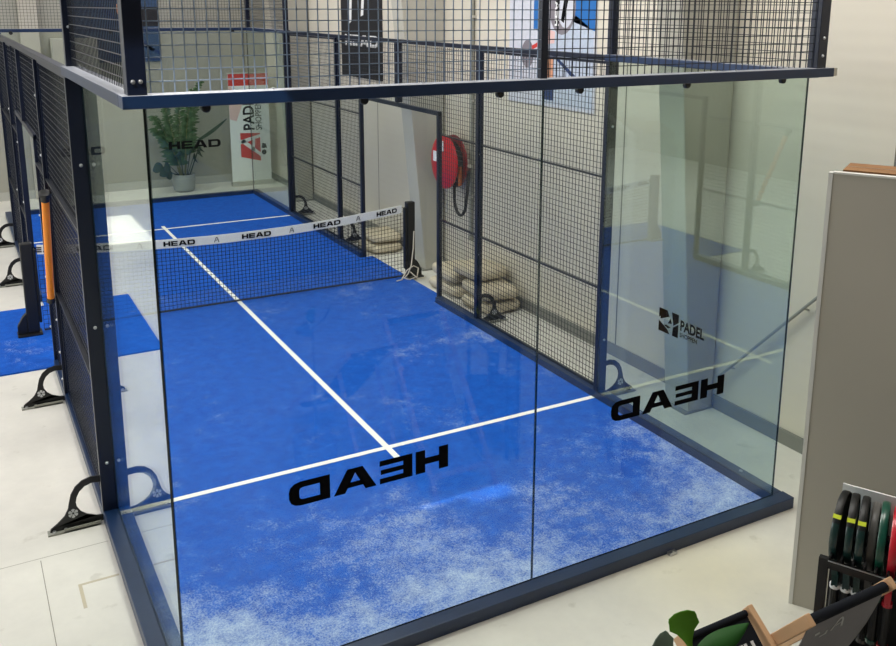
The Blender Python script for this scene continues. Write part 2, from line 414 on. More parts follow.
# ------------------------------------------------------------------ court floor
t = thing('court_turf', 'blue sand-dressed artificial turf carpet covering the padel court', 'turf', (W/2, 6.25, FZ))
tm = MB().box(.0, .0, FZ, W, 12.5, 0)
tm.obj('carpet', 'turf', t)
tag(MB().box(-.96, 5.16, FZ, -.001, 7.22, 0).obj('turf_mat', 'turf'), 'plain blue turf mat on the concrete outside the left gate', 'turf')
tag(MB().box(W+.001, 5.2, FZ, 4.26, 7.41, 0).obj('turf_mat', 'turf'), 'narrow blue turf strip under the right net post', 'turf')
SV, NT = 2.0716, 6.243; FS = 2*NT-SV
MB().box(.005, SV-.025, 0, W-.002, SV+.025, .003).obj('service_line', 'white_line', t)
MB().box(.005, FS-.025, 0, W-.002, FS+.025, .003).obj('service_line', 'white_line', t)
MB().box(W/2-.025, SV-.2, 0, W/2+.025, SV-.025, .003).box(W/2-.025, SV+.025, 0, W/2+.025, FS-.025, .003).box(W/2-.025, FS+.025, 0, W/2+.025, FS+.2, .003).obj('centre_line', 'white_line', t)

# ------------------------------------------------------------------ enclosure
def kerb(box, label, marks=None):
    t = MB().box(*box).obj('base_beam', 'navy_beam', None, .004)
    return tag(t, label, 'beam', 'steel base beams around the court')
ZB = .068
near_kerb = kerb((-.1, -.105, FZ, 4.185, 0, ZB), 'navy steel base beam under the near glass wall')
for x in (3.05, .9):
    MB().box(x-.03, -.135, FZ, x+.03, -.105, FZ+.02).lathe([(.009, .02), (.008, .03)], (x, -.125, FZ), 'z', 8).obj('anchor_clip', 'steel', near_kerb)
kerb((-.1, 0, FZ, 0, 5.15, ZB), 'navy steel base beam along the left side, near half')
kerb((-.1, 7.43, FZ, 0, 12.5, ZB), 'navy steel base beam along the left side, far half')
rk = kerb((W, 0, FZ, 4.174, 5.15, ZB), 'navy steel base beam along the right side, near half')
for y in (.35, 1.5): MB().lathe([(.014, 0), (.012, .008)], (W+.06, y, ZB), 'z', 10).obj('bolt', 'steel', rk)
kerb((W, 7.43, FZ, 4.174, 12.5, ZB), 'navy steel base beam along the right side, far half')
kerb((-.1, 12.5, FZ, 4.174, 12.6, ZB), 'navy steel base beam under the far glass wall')

def top(box, label):
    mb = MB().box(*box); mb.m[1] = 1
    return tag(mb.obj('top_beam', ['navy_beam', 'sheen_top'], None, .004), label, 'beam', 'steel beams on top of the glass')
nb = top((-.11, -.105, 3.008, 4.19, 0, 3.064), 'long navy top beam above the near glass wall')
MB().box(4.19, -.1, 3.012, 4.222, -.004, 3.062).obj('end_cap', 'galv', nb)
for x in (.55, 1.3, 2.6, 3.4):
    MB().lathe([(.008, 0), (.007, .006)], (x, -.04, 3.064), 'z', 8).obj('screw_head', 'steel', nb)
lb = top((-.11, .0, 3.008, 0, 2.09, 3.064), 'navy beam with pale top sheen over the near left side glass')
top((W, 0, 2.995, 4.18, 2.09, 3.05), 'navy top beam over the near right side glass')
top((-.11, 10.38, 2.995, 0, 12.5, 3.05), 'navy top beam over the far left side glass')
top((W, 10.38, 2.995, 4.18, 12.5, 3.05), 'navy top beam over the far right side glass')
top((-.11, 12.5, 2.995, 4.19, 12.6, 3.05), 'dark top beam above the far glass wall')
def rail(box, label): return tag(MB().box(*box).obj('top_rail', 'navy', None, .003), label, 'rail', 'top rails of the side fences')
rail((-.09, 2.09, 2.995, -.03, 10.38, 3.04), 'navy top rail along the left mesh fence')
rail((4.115, 2.09, 2.995, 4.175, 10.38, 3.04), 'navy top rail along the right mesh fence')

# glass panes
def pane(box, label, grp, thin):
    x0, y0, z0, x1, y1, z1 = box
    mb = MB(); mb.box(*box)
    nrm = [(0, 0, -1), (0, 0, 1), (0, -1, 0), (1, 0, 0), (0, 1, 0), (-1, 0, 0)]
    ax = 0 if thin == 'x' else 1
    mb.m = [0 if abs(n[ax]) else 1 for n in nrm]
    o = mb.obj('glass_pane', ['glass_side' if x0 > 4 and y0 < 5 else 'glass', 'glass_edge'])
    return tag(o, label, 'glass', grp)
GZ0, GZ1 = ZB, 3.006
pa = pane((0, -.012, GZ0, 2.034, 0, GZ1), 'left pane of the near glass wall with black mirrored lettering', 'glass panes of the near wall', 'y')
pb = pane((2.042, -.012, GZ0, 4.074, 0, GZ1), 'right pane of the near glass wall with black mirrored lettering', 'glass panes of the near wall', 'y')
pc = pane((-.012, .004, GZ0, 0, 2.02, GZ1), 'steeply seen left side glass pane at the near corner', 'side glass panes', 'x')
pd = pane((4.074, .004, GZ0, 4.086, 2.02, GZ1), 'right side glass pane at the near corner with small slanted logo', 'side glass panes', 'x')
pe = pane((0, 12.5, GZ0, 2.034, 12.512, GZ1-.01), 'left pane of the far glass wall', 'glass panes of the far wall', 'y')
pf = pane((2.042, 12.5, GZ0, 4.074, 12.512, GZ1-.01), 'right pane of the far glass wall in front of the potted palm', 'glass panes of the far wall', 'y')
pg = pane((-.012, 10.46, GZ0, 0, 12.49, GZ1-.01), 'left side glass pane at the far corner', 'side glass panes', 'x')
ph = pane((4.074, 10.46, GZ0, 4.086, 12.49, GZ1-.01), 'right side glass pane at the far corner beside the banner', 'side glass panes', 'x')
def lettering_m(p, x0, x1, z0, z1, y0, y1, mirrored):
    mb = MB()
    fn = (lambda u, v, t: (x1-u, t, z0+v)) if mirrored else (lambda u, v, t: (x0+u, t, z0+v))
    word(mb, fn, y0, y1, x1-x0, z1-z0); mb.obj('lettering', 'black_print', p)
lettering_m(pa, .555, 1.462, .963, 1.095, -.0132, -.0123, True)
lettering_m(pb, 2.585, 3.515, .963, 1.095, -.0132, -.0123, True)
lettering_m(pe, .60, 1.52, .93, 1.07, 12.4985, 12.4997, False)
lettering_m(pf, 2.59, 3.51, .93, 1.07, 12.4985, 12.4997, False)
# slanted logo on the right side glass, read from inside the court (u runs towards the camera)
lg = MB(); fl = lambda u, v, t: (W-.0003-t, 1.26-u, .90+v)
q = .225
for ps in ([(.0, .11), (.09, .19), (.0, .19)], [(.0, .0), (.13, .0), (.1, .035), (0, .085)], [(.16, .0), (q, .0), (q, .11), (.165, .07)],
           [(.0, .19), (.095, .19), (.12, .145), (.02, .10)], [(.17, .085), (q, .125), (q, .19), (.145, .19)], [(.105, .085), (.15, .095), (.135, .135)],
           [(.06, .06), (.11, .045), (.14, .06), (.09, .07)]):
    lg.prism(ps, fl, 0, .001)
lg.obj('logo', 'black_print', pd)
tmb, _ = text_polys('PADEL', lambda u, v, t: fl(.245+u, .075+v, t), .001, .115, .004, .78)
tmb, _ = text_polys('SHOPPEN', lambda u, v, t: fl(.245+u, .02+v, t), .001, .05, .001, .9, tmb)
tmb.obj('lettering', 'black_print', pd)
# clips under the near top beam
for p, xs_ in ((pa, (.25, 1.0, 1.76)), (pb, (2.27, 3.04, 3.83))):
    for x in xs_:
        MB().lathe([(.017, -.018), (.021, -.013), (.021, .010), (.016, .015)], (x, -.012, 2.992), 'y', 18).obj('glass_clip', 'black', p)
for p, xs_ in ((pe, (.25, 1.76)), (pf, (2.27, 3.83))):
    for x in xs_:
        MB().lathe([(.026, -.022), (.03, -.016), (.03, .012), (.024, .018)], (x, 12.51, 2.985), 'y', 14).obj('glass_clip', 'black', p)

# foot bracket: an arched plate on a floor shoe
def bracket(parent, x, y, s):      # s = -1 reaches left, +1 reaches right, from post face x
    g = lambda u, v, t: (x+s*u, y+t, FZ+v)
    oc = [(0, .345), (.06, .35), (.115, .335), (.16, .30), (.19, .25), (.205, .195), (.215, .15), (.24, .105), (.285, .065), (.33, .035)]
    ic = [(0, .30), (.055, .305), (.1, .292), (.135, .262), (.155, .225), (.163, .19), (.158, .155), (.135, .115), (.1, .085), (.04, .06)]
    mb = MB().ring(oc, ic, g, -.006, .006, 0, False)
    mb.prism([(.0, .055), (.04, .06), (.1, .085), (.33, .035), (.335, .012), (0, .012)][::-1], g, -.006, .006)
    b = mb.obj('foot_bracket', 'black', parent)
    MB().box(x+s*.02, y-.035, FZ, x+s*.35, y+.03, FZ+.012).box(x+s*.02, y-.035, FZ, x+s*.25, y-.028, FZ+.03).obj('floor_shoe', 'grey_pipe', b)
    rg = MB()
    for k in range(6):
        a0, a1 = k*PI/3+.12, (k+1)*PI/3-.12
        for tt in (-.0075, .006):
            rg.prism([(.185+.008*math.cos(a0), .115+.008*math.sin(a0)), (.185+.03*math.cos(a0), .115+.03*math.sin(a0)), (.185+.033*math.cos((a0+a1)/2), .115+.033*math.sin((a0+a1)/2)), (.185+.03*math.cos(a1), .115+.03*math.sin(a1)), (.185+.008*math.cos(a1), .115+.008*math.sin(a1))], g, tt, tt+.0015)
    rg.obj('ring_emblem', 'ring', b)
    for u in (.31, .24):
        MB().lathe([(.013, 0), (.011, .014)], (x+s*u, y-.018, FZ+.012), 'z', 10).obj('bolt', 'steel', b)

def post(x0, x1, y, wy, z0, z1, label, bolts=(), foot=None, cat='post'):
    t = thing('fence_post', label, cat, ((x0+x1)/2, y, z0), 'upright posts of the court fence')
    MB().box(x0, y-wy/2, z0, x1, y+wy/2, z1).obj('upright', 'navy', t, .003)
    for (bx, by, bz, ax) in bolts:
        c = (bx, by, bz)
        if ax == 'y': MB().lathe([(.006, -.012), (.011, -.006), (.012, 0)], c, 'y', 10).obj('bolt', 'steel', t)
        else: MB().lathe([(.006, -.012), (.011, -.006), (.012, 0)], c, 'x', 10).obj('bolt', 'steel', t)
    if foot: bracket(t, *foot)
    return t
def face_bolts(x, y, zs): return [(x, y, z, 'x') for z in zs]
# left side
post(-.1, 0, 2.05, .05, ZB, 2.995, 'thick navy post ending the left side glass, arched foot on the floor',
     [(-.05, 2.025, z, 'y') for z in (.42, 1.38, 2.45)], (-.1, 2.05, -1))
post(-.1, -.03, 4.27, .06, ZB, 2.995, 'navy left fence post just before the gate, arched foot by the blue mat',
     face_bolts(-.1, 4.27, (.2, .45, .75, 1.2, 1.7, 2.2, 2.7)), (-.1, 4.27, -1))
post(-.09, -.03, 5.18, .05, FZ, 2.25, 'slim navy left gate post by the orange tube', face_bolts(-.09, 5.18, (.4, .9, 1.5)))
post(-.09, -.03, 7.45, .05, FZ, 2.25, 'slim navy left gate post beyond the net', face_bolts(-.09, 7.45, (.4, 1.2, 1.9)))
post(-.1, -.03, 8.3, .06, ZB, 2.995, 'navy left fence post beyond the gate with arched foot', face_bolts(-.1, 8.3, (.5, 1.2, 2.2)), (-.1, 8.3, -1))
post(-.1, 0, 10.42, .05, ZB, 2.995, 'navy post at the start of the far left glass', (), (-.1, 10.42, -1))
# right side
post(W, 4.174, 2.05, .05, ZB, 2.995, 'thick navy post between right mesh panel and right side glass',
     [(W+.06, 2.025, z, 'y') for z in (.55, 2.45)], (4.174, 2.05, 1))
post(4.112, 4.174, 4.27, .06, ZB, 2.995, 'navy right fence post in front of the stacked bags', [(4.14, 4.24, z, 'y') for z in (.8, 1.9)], (4.174, 4.27, 1))
post(4.12, 4.17, 5.18, .05, FZ, 2.25, 'slim navy right gate post in front of the fire hose')
post(4.12, 4.17, 7.45, .05, FZ, 2.25, 'slim navy right gate post on the far side of the gate')
post(4.11, 4.174, 8.3, .06, ZB, 2.995, 'navy right fence post just beyond the gate with arched foot', (), (4.174, 8.3, 1))
post(W, 4.174, 10.42, .05, ZB, 2.995, 'navy post where the far right glass begins, arched foot beside it', (), (4.174, 10.42, 1))
post(4.11, 4.19, 6.27, .06, 2.27, 2.995, 'short thick post above the middle of the right gate')
post(-.1, -.03, 6.27, .06, 2.27, 2.995, 'short post above the middle of the left gate')
# upper posts standing on the top beams
def upost(x0, x1, y0, y1, z0, label, bol=()):
    t = thing('upper_post', label, 'post', ((x0+x1)/2, (y0+y1)/2, z0), 'posts of the upper mesh')
    MB().box(x0, y0, z0, x1, y1, 4.02).obj('upright', 'navy', t, .003)
    for c in bol: MB().lathe([(.005, -.01), (.009, -.005), (.01, 0)], c, 'y', 10).obj('bolt', 'steel', t)
    return t
upost(-.085, -.005, -.09, -.01, 3.064, 'dark upper post at the near left corner above the glass', [(-.06, -.09, 3.12), (-.03, -.09, 3.12)])
upost(1.988, 2.03, -.055, -.02, 3.064, 'navy upper post above the middle of the near glass wall')
upost(4.045, 4.125, -.09, -.01, 3.064, 'blue upper post at the near right corner above the glass', [(4.085, -.09, 3.14), (4.085, -.09, 3.25)])
upost(-.085, -.025, 2.02, 2.08, 3.064, 'upper post on the left beam above the side glass', [(-.055, 2.02, 3.3)])
upost(4.085, 4.145, 2.02, 2.08, 3.05, 'upper post on the right beam above the side glass')
upost(4.09, 4.16, 10.4, 10.46, 3.05, 'upper post at the start of the far right glass')
upost(4.09, 4.16, 12.51, 12.59, 3.05, 'upper post at the far right corner')

# wire mesh panels
def mesh_panel(name, label, axis, c, a0, a1, z0, z1, frame=.03, rails=(), pitch=.05, wire=.004, wm='wire', group='wire mesh fence panels', railw=.03, railh=.015):
    P = (lambda a, z, t=0: (c+t, a, z)) if axis == 'y' else (lambda a, z, t=0: (a, c+t, z))
    t = thing(name, label, 'mesh fence', P((a0+a1)/2, z0), group)
    def bx(mb, A0, Z0, A1, Z1, hw):
        p, q = P(A0, Z0, -hw), P(A1, Z1, hw); mb.box(p[0], p[1], p[2], q[0], q[1], q[2])
    if frame:
        fr = MB(); h = frame/2
        bx(fr, a0, z0, a1, z0+frame, h); bx(fr, a0, z1-frame, a1, z1, h)
        bx(fr, a0, z0+frame, a0+frame, z1-frame, h); bx(fr, a1-frame, z0+frame, a1, z1-frame, h)
        fr.obj('frame', 'navy', t)
    w = MB(); n = int((a1-a0)/pitch); off = ((a1-a0)-n*pitch)/2
    for k in range(n+1):
        a = a0+off+k*pitch; bx(w, a-wire/2, z0+.002, a+wire/2, z1-.002, wire/2)
    n = int((z1-z0)/pitch)
    for k in range(1, n+1):
        z = z0+k*pitch
        if z < z1-.004: bx(w, a0+.002, z-wire/2, a1-.002, z+wire/2, wire/2)
    w.obj('wire_mesh', wm, t)
    for z in rails:
        r = MB(); bx(r, a0, z-railh/2, a1, z+railh/2, railw/2); r.obj('cross_rail', 'wire', t)
    return t
XM = 4.142; XL = -.062
for c, side, near in ((XM, 'right', 0), (XL, 'left', 1)):
    rw = .02 if side == 'right' else .055
    mesh_panel('mesh_panel', f'tall wire mesh panel of the {side} fence between side glass and gate', 'y', c, 2.08, 4.235, ZB, 2.99, .022, (1.0, 2.0), railw=rw)
    mesh_panel('mesh_panel', f'narrow wire mesh panel of the {side} fence on the near side of the gate', 'y', c, 4.305, 5.15, ZB, 2.99, 0, (1.0, 2.0), railw=rw)
    mesh_panel('mesh_panel', f'narrow wire mesh panel of the {side} fence on the far side of the gate', 'y', c, 7.48, 8.265, ZB, 2.99, .022, (1.0, 2.0), railw=rw)
    mesh_panel('mesh_panel', f'far wire mesh panel of the {side} fence up to the far glass', 'y', c, 8.335, 10.39, ZB, 2.99, .022, (1.0, 2.0), railw=rw)
    mesh_panel('mesh_panel', f'wire mesh over the {side} gate opening, near half', 'y', c, 5.16, 6.235, 2.27, 2.99, 0)
    mesh_panel('mesh_panel', f'wire mesh over the {side} gate opening, far half', 'y', c, 6.305, 7.478, 2.27, 2.99, 0)
    tag(MB().box(c-.025, 5.155, 2.215, c+.025, 7.475, 2.265).obj('gate_lintel', 'navy', None, .003), f'navy lintel bar across the top of the {side} gate opening', 'lintel', 'gate lintels')
UG = 'upper wire mesh above the glass'
mesh_panel('mesh_panel', 'bright upper wire mesh left of the middle post above the near glass', 'x', -.05, -.004, 1.987, 3.066, 4.016, 0, (), .05, .0045, 'wire_sunlit', UG)
mesh_panel('mesh_panel', 'upper wire mesh right of the middle post above the near glass', 'x', -.05, 2.031, 4.044, 3.066, 4.016, 0, (), .05, .0045, 'wire', UG)
mesh_panel('mesh_panel', 'upper wire mesh along the left side above the near side glass', 'y', -.05, -.008, 2.018, 3.066, 4.016, 0, (), .05, .0045, 'wire', UG)
mesh_panel('mesh_panel', 'upper wire mesh along the right side above the near side glass', 'y', 4.11, -.008, 2.018, 3.052, 4.016, 0, (), .05, .0045, 'wire', UG)
mesh_panel('mesh_panel', 'upper wire mesh above the far glass wall', 'x', 12.55, -.1, 4.088, 3.052, 4.016, 0, (), .05, .0045, 'wire', UG)
mesh_panel('mesh_panel', 'upper wire mesh along the right side above the far side glass', 'y', 4.13, 10.462, 12.508, 3.052, 4.016, 0, (), .05, .0045, 'wire', UG)

# ------------------------------------------------------------------ net
nt_ = thing('court_net', 'black court net with white printed top tape hung across the blue court', 'net', (W/2, NT, 0))
ztop = lambda x: .848+.115*((x-W/2)/2.1)**2
N0, N1 = -.082, 4.18
nm = MB(); pitch = .045; k = 0
x = N0
while x <= N1:
    nm.box(x-.002, NT-.002, .03, x+.002, NT+.002, ztop(x)-.05); x += pitch
z = .04; XS = [N0+(N1-N0)*i/16 for i in range(17)]
while z < .87:
    f = (z-.03)/.85
    for a, b in zip(XS, XS[1:]):
        za, zb_ = .03+f*(ztop(a)-.03), .03+f*(ztop(b)-.03)
        nm.bar((a, NT, za), (b, NT, zb_), .004, .004)
    z += pitch
nm.obj('netting', 'net_cord', nt_)
bd = MB(); n = 60
for i in range(n):
    a, b = N0+(N1-.02-N0)*i/n, N0+(N1-.02-N0)*(i+1)/n
    ra, rb = .004*math.sin(a*9), .004*math.sin(b*9)
    bd.hexa([(a, NT-.006+ra, ztop(a)-.1), (b, NT-.006+rb, ztop(b)-.1), (b, NT+.006+rb, ztop(b)-.1), (a, NT+.006+ra, ztop(a)-.1),
             (a, NT-.006+ra*.4, ztop(a)), (b, NT-.006+rb*.4, ztop(b)), (b, NT+.006+rb*.4, ztop(b)), (a, NT+.006+ra*.4, ztop(a))])
band = bd.obj('top_tape', 'net_band', nt_)
MB().tube([(N0+(N1-N0)*i/20, NT-.004, .028) for i in range(21)], .009, 8).obj('bottom_cord', 'net_cord', nt_)
pr = MB()
for xc in (-.02, .48, 1.38, 2.27, 3.15, 3.95):
    w = .35 if xc < 3.9 else .28
    fn = lambda u, v, t, xc=xc, w=w: (xc-w/2+u, NT-t, ztop(xc-w/2+u)-.077+v)
    word(pr, fn, .0118, .0122, w, .056)
for xc in (.95, 1.80, 2.70, 3.56):
    fn = lambda u, v, t, xc=xc: (xc-.03+u, NT-t, ztop(xc-.03+u)-.08+v)
    caret(pr, fn, .0118, .0122, .06, .06)
pr.obj('lettering', 'black_print', band)
def net_post(x0, x1, s, label):
    t = thing('net_post', label, 'net post', ((x0+x1)/2, NT, 0), 'net posts')
    MB().box(x0, NT-.04, .02, x1, NT+.05, 1.0).obj('upright', 'black', t, .012)
    xa, xb = (x0-.02, x1+.1) if s > 0 else (x0-.1, x1+.02)
    b = MB().box(xa, NT-.09, 0, xb, NT+.1, .02)
    b.prism([(0, .02), (.095, .02), (.095, .1), (.04, .2), (0, .24)], lambda u, v, tt: ((x1+u if s > 0 else x0-u), NT+tt, v), -.03, .04)
    b.obj('base', 'black', t, .004)
    MB().box((x0-.035 if s > 0 else x1), NT-.03, .12, (x0 if s > 0 else x1+.03), NT+.03, .93).obj('tension_sleeve', 'black', t, .01)
    return t
net_post(4.225, 4.335, 1, 'black net post at the right end of the net by the grey column')
net_post(-.245, -.125, -1, 'black net post at the left end of the net standing on the blue mat')
rp = MB().tube([(4.31, NT-.05, .62), (4.29, NT-.07, .4), (4.25, NT-.09, .18), (4.2, NT-.1, .08), (4.13, NT-.12, .03), (4.2, NT-.15, .015), (4.32, NT-.12, .03), (4.37, NT-.05, .12), (4.3, NT-.055, .16), (4.2, NT-.07, .12), (4.1, NT-.11, .014), (4.02, NT-.13, .014)], .008, 6)
rp.tube([(4.23, NT-.1, .1), (4.3, NT-.17, .02), (4.4, NT-.16, .012), (4.45, NT-.1, .012)], .007, 6)
tag(rp.obj('tie_rope', 'rope'), 'pale rope knotted loosely round the foot of the right net post', 'rope')

# orange ball tube hanging on the left gate
TA, TB = Vector((-.137, 4.23, .93)), Vector((-.137, 3.80, 1.96))
t = thing('ball_tube', 'orange ball collecting tube with black ends hanging tilted on the left fence', 'ball tube', TA)
TD = (TB-TA).normalized()
MB().tube([TA+TD*.04, TB-TD*.03], .03, 18).obj('tube', 'orange', t)
MB().tube([TA, TA+TD*.004, TA+TD*.05], [.028, .034, .034], 18).obj('end_cap', 'black', t)
MB().tube([TB-TD*.07, TB-TD*.02, TB-TD*.018, TB+TD*.01, TB+TD*.02], [.034, .034, .048, .048, .03], 18).obj('end_cap', 'black', t)

# ------------------------------------------------------------------ right wall fittings
t = thing('fire_hose_reel', 'round red fire hose reel on the right wall with black hose loop', 'fire hose', (4.7, 5.83, 1.2))
HC = (4.62, 5.95, 1.53)
MB().lathe([(.02, -.03), (.1, -.045), (.28, -.03), (.335, -.01), (.34, .01), (.3, .02), (.02, .02)], HC, 'x', 40).obj('front_disc', 'red', t)
MB().lathe([(.26, .02), (.26, .13)], HC, 'x', 32).obj('hose_coil', 'rubber', t)
MB().lathe([(.2, .13), (.33, .13), (.335, .15), (.2, .16)], HC, 'x', 40).obj('rear_disc', 'red_dark', t)
MB().box(4.78, 5.88, 1.48, 4.89, 6.02, 1.64).obj('wall_bracket', 'red_dark', t)
MB().tube([(4.7, 5.69, 1.5), (4.69, 5.67, 1.38), (4.69, 5.67, 1.27)], .024, 10).obj('nozzle', 'brass', t)
lp = [(4.72, 5.88, 1.3)]
for i in range(13):
    a = PI*i/12; lp.append((4.73+.03*i/12, 5.88-.125+.125*math.cos(a), 1.06-.19*math.sin(a)))
lp.append((4.8, 5.63, 1.45))
MB().tube(lp, .02, 10).obj('hose_loop', 'rubber', t)
MB().box(4.572, 5.88, 1.67, 4.578, 6.03, 1.80).box(4.577, 6.03, 1.52, 4.592, 6.17, 1.65).obj('sign_sticker', 'white_print', t)
MB().lathe([(.03, -.05), (.03, .05)], (4.8, 5.66, 1.52), 'y', 12).lathe([(.02, 0), (.02, .1)], (4.8, 5.66, 1.5), 'z', 10).lathe([(.045, 0), (.045, .012)], (4.76, 5.66, 1.52), 'x', 14).obj('valve', 'galv', t)
t = thing('wall_pipe', 'thin grey pipe running down the right wall to the hose valve', 'pipe', (4.86, 5.69, .55))
MB().tube([(4.865, 5.69, .58), (4.865, 5.69, 6.4)], .022, 10).obj('pipe', 'grey_pipe', t)
MB().lathe([(.035, 0), (.035, .05)], (4.865, 5.69, .55), 'z', 12).obj('pipe_foot', 'grey_pipe', t)
for zz in (1.1, 2.3, 3.3): MB().box(4.85, 5.65, zz, 4.9, 5.73, zz+.03).obj('clamp', 'galv', t)

# stacked sand bags behind the right fence
def bag(cx, cy, z, lx, ly, h, rot, label, seed):
    rnd = random.Random(seed); mb = MB(); nu, nv = 18, 10
    R = Matrix.Rotation(rot, 3, 'Z')
    for j in range(nv+1):
        ph_ = -PI/2+PI*j/nv
        for i in range(nu):
            th = 2*PI*i/nu
            se = lambda c, e: math.copysign(abs(c)**e, c)
            px_, py_ = se(math.cos(th), .32)*se(math.cos(ph_), .38)*lx/2, se(math.sin(th), .32)*se(math.cos(ph_), .38)*ly/2
            pz_ = h/2+se(math.sin(ph_), .7)*h/2*(1-.10*abs(math.sin(th*2+seed))-.05*rnd.random())
            if j == 0: pz_ = 0
            v = R @ Vector((px_, py_, 0)); mb.v.append((cx+v.x, cy+v.y, z+max(pz_, .0)))
    for j in range(nv):
        for i in range(nu):
            mb.f.append((j*nu+i, j*nu+(i+1) % nu, (j+1)*nu+(i+1) % nu, (j+1)*nu+i)); mb.m.append(0)
    mb.smooth = True
    return tag(mb.obj('sand_bag', 'concrete_bag'), label, 'sand bag', 'sand bags stacked behind the right fence')
bag(4.58, 4.72, FZ, .5, .62, .15, .1, 'beige sand bag at the bottom of the near stack end', 1)
bag(4.58, 4.74, FZ+.15, .5, .66, .16, -.08, 'beige sand bag lying second in the stack at its near end', 2)
bag(4.6, 5.0, FZ+.31, .48, .58, .16, .12, 'topmost beige sand bag of the stack below the hose loop', 3)
bag(4.56, 5.5, FZ, .48, .72, .15, .05, 'beige sand bag on the floor behind the slim gate post', 4)
bag(4.58, 5.55, FZ+.15, .46, .68, .16, -.1, 'beige sand bag second from the floor at the far end of the stack', 5)

bag(4.52, 7.75, FZ, .48, .62, .14, .05, 'beige sand bag on the floor behind the right end of the net', 6)
bag(4.56, 7.78, FZ+.14, .46, .6, .14, -.1, 'upper beige sand bag behind the right end of the net', 7)

# handrail on the right wall
t = thing('handrail', 'thin grey handrail slanting up the right wall beyond the side glass', 'handrail', (4.84, .9, .33))
MB().tube([(4.84, 1.33, .31), (4.84, .3, 1.39)], .013, 10).obj('rail', 'grey_pipe', t)
for y, z in ((1.2, .446), (.5, 1.18)): MB().tube([(4.84, y, z), (4.9, y, z-.02)], .008, 8).obj('wall_bracket', 'grey_pipe', t)

# wall pictures
def board(name, label, cat, x, y0, y1, z0, z1, m, group=None):
    o = MB().box(x, y0, z0, XR, y1, z1).obj(name, m); tag(o, label, cat, group); return o
pb_ = board('wall_banner', 'black hanging banner with white lettering on the right wall', 'banner', 4.885, 8.38, 9.95, 2.35, 4.5, 'poster_black')
bw = MB(); word(bw, lambda u, v, t: (4.884-t, 9.8-u, 2.83+v), 0, .001, 1.28, .17); bw.obj('lettering', 'white_print', pb_)
b2 = MB(); fb = lambda u, v, t: (4.884-t, u, v)
b2.prism([(9.62, 3.16), (9.55, 3.9), (9.46, 3.9), (9.52, 3.2)], fb, 0, .001); b2.prism([(9.15, 3.28), (9.05, 3.3), (8.95, 3.9), (9.05, 3.9)], fb, 0, .001)
b2.obj('emblem', 'white_print', pb_)
ps = board('wall_poster', 'large white and blue sports poster showing rackets high on the right wall', 'poster', 4.885, 3.28, 4.88, 2.39, 4.5, 'poster_white')
def shape(poly, m, name, k): MB().prism(poly, fb, .0, .0008+.0004*k).obj(name, m, ps)
def ell(cy, cz, ry, rz, rot=0, n=20): return [(cy+ry*math.cos(2*PI*i/n)*math.cos(rot)-rz*math.sin(2*PI*i/n)*math.sin(rot), cz+ry*math.cos(2*PI*i/n)*math.sin(rot)+rz*math.sin(2*PI*i/n)*math.cos(rot)) for i in range(n)]
shape([(3.68, 3.29), (3.65, 4.49), (3.29, 4.49), (3.30, 3.2)], 'poster_blue', 'blue_print', 0)
shape([(4.39, 3.2), (4.3, 3.2), (4.29, 4.49), (4.39, 4.49)], 'poster_blue', 'blue_print', 0)
shape([(4.24, 3.05), (3.62, 3.35), (3.32, 3.2), (3.3, 2.42), (4.2, 2.42)], 'poster_pale', 'shirt_print', 0)
shape([(4.2, 2.6), (3.98, 2.6), (3.98, 2.46), (4.2, 2.46)], 'poster_navy', 'shorts_print', 1)
shape([(4.13, 2.92), (4.0, 2.92), (4.0, 2.66), (4.12, 2.66)], 'skin', 'arm_print', 1)
shape([(4.1, 3.2), (3.98, 3.18), (3.99, 3.06), (4.12, 3.05)], 'pink_print', 'hand_print', 1)
shape([(4.03, 2.94), (3.97, 2.94), (3.57, 2.73), (3.6, 2.69)], 'poster_navy', 'strap_print', 2)
shape(ell(4.5, 2.93, .12, .15), 'grey_print', 'racket_print', 1)
shape([(4.42, 3.02), (4.25, 3.08), (4.24, 3.04), (4.4, 2.98)], 'red_print', 'wrist_print', 2)
shape(ell(3.86, 3.44, .235, .29), 'grey_print', 'racket_print', 2)
shape(ell(3.80, 3.46, .15, .24), 'poster_white', 'racket_print', 3)
shape([(3.98, 3.25), (3.92, 3.2), (3.9, 3.7), (3.98, 3.7)], 'black_print', 'racket_print', 4)
shape([(3.88, 3.3), (3.83, 3.27), (3.72, 3.62), (3.8, 3.66)], 'black_print', 'racket_print', 4)
rw_ = MB(); word(rw_, lambda u, v, t: (4.881-t, 3.99-v, 3.24+u), 0, .0005, .34, .075); rw_.obj('racket_lettering', 'white_print', ps)
shape([(3.82, 3.5), (3.68, 3.5), (3.68, 3.64), (3.82, 3.66)], 'red_print', 'racket_print', 4)

# far wall: pilaster, pale cabinet sheet, blue poster above the glass
fp = MB().box(1.3, YB-.03, 2.4, 2.85, YB, 4.4).obj('wall_poster', 'poster_mid')
tag(fp, 'blue poster on the far wall seen through the upper left mesh', 'poster')
ff = lambda u, v, t: (u, YB-.03-t, v)
for poly, m in (([(2.52, 3.05), (2.85, 3.05), (2.85, 3.4), (2.52, 3.4)], 'poster_black'), ([(1.7, 3.5), (1.8, 3.5), (2.75, 2.62), (2.68, 2.58)], 'poster_navy'),
                ([(2.2, 2.85), (2.28, 2.9), (2.84, 2.58), (2.84, 2.52)], 'poster_navy'), ([(1.9, 2.5), (2.85, 2.42), (2.85, 2.46), (1.9, 2.56)], 'poster_navy'),
                ([(2.1, 3.45), (2.2, 3.45), (2.22, 3.2), (2.14, 3.2)], 'skin')):
    MB().prism(poly, ff, 0, .001).obj('print', m, fp)
structure(MB().box(.48, YB-.12, FZ, .78, YB, 6.4).obj('trim_2', 'panel'))
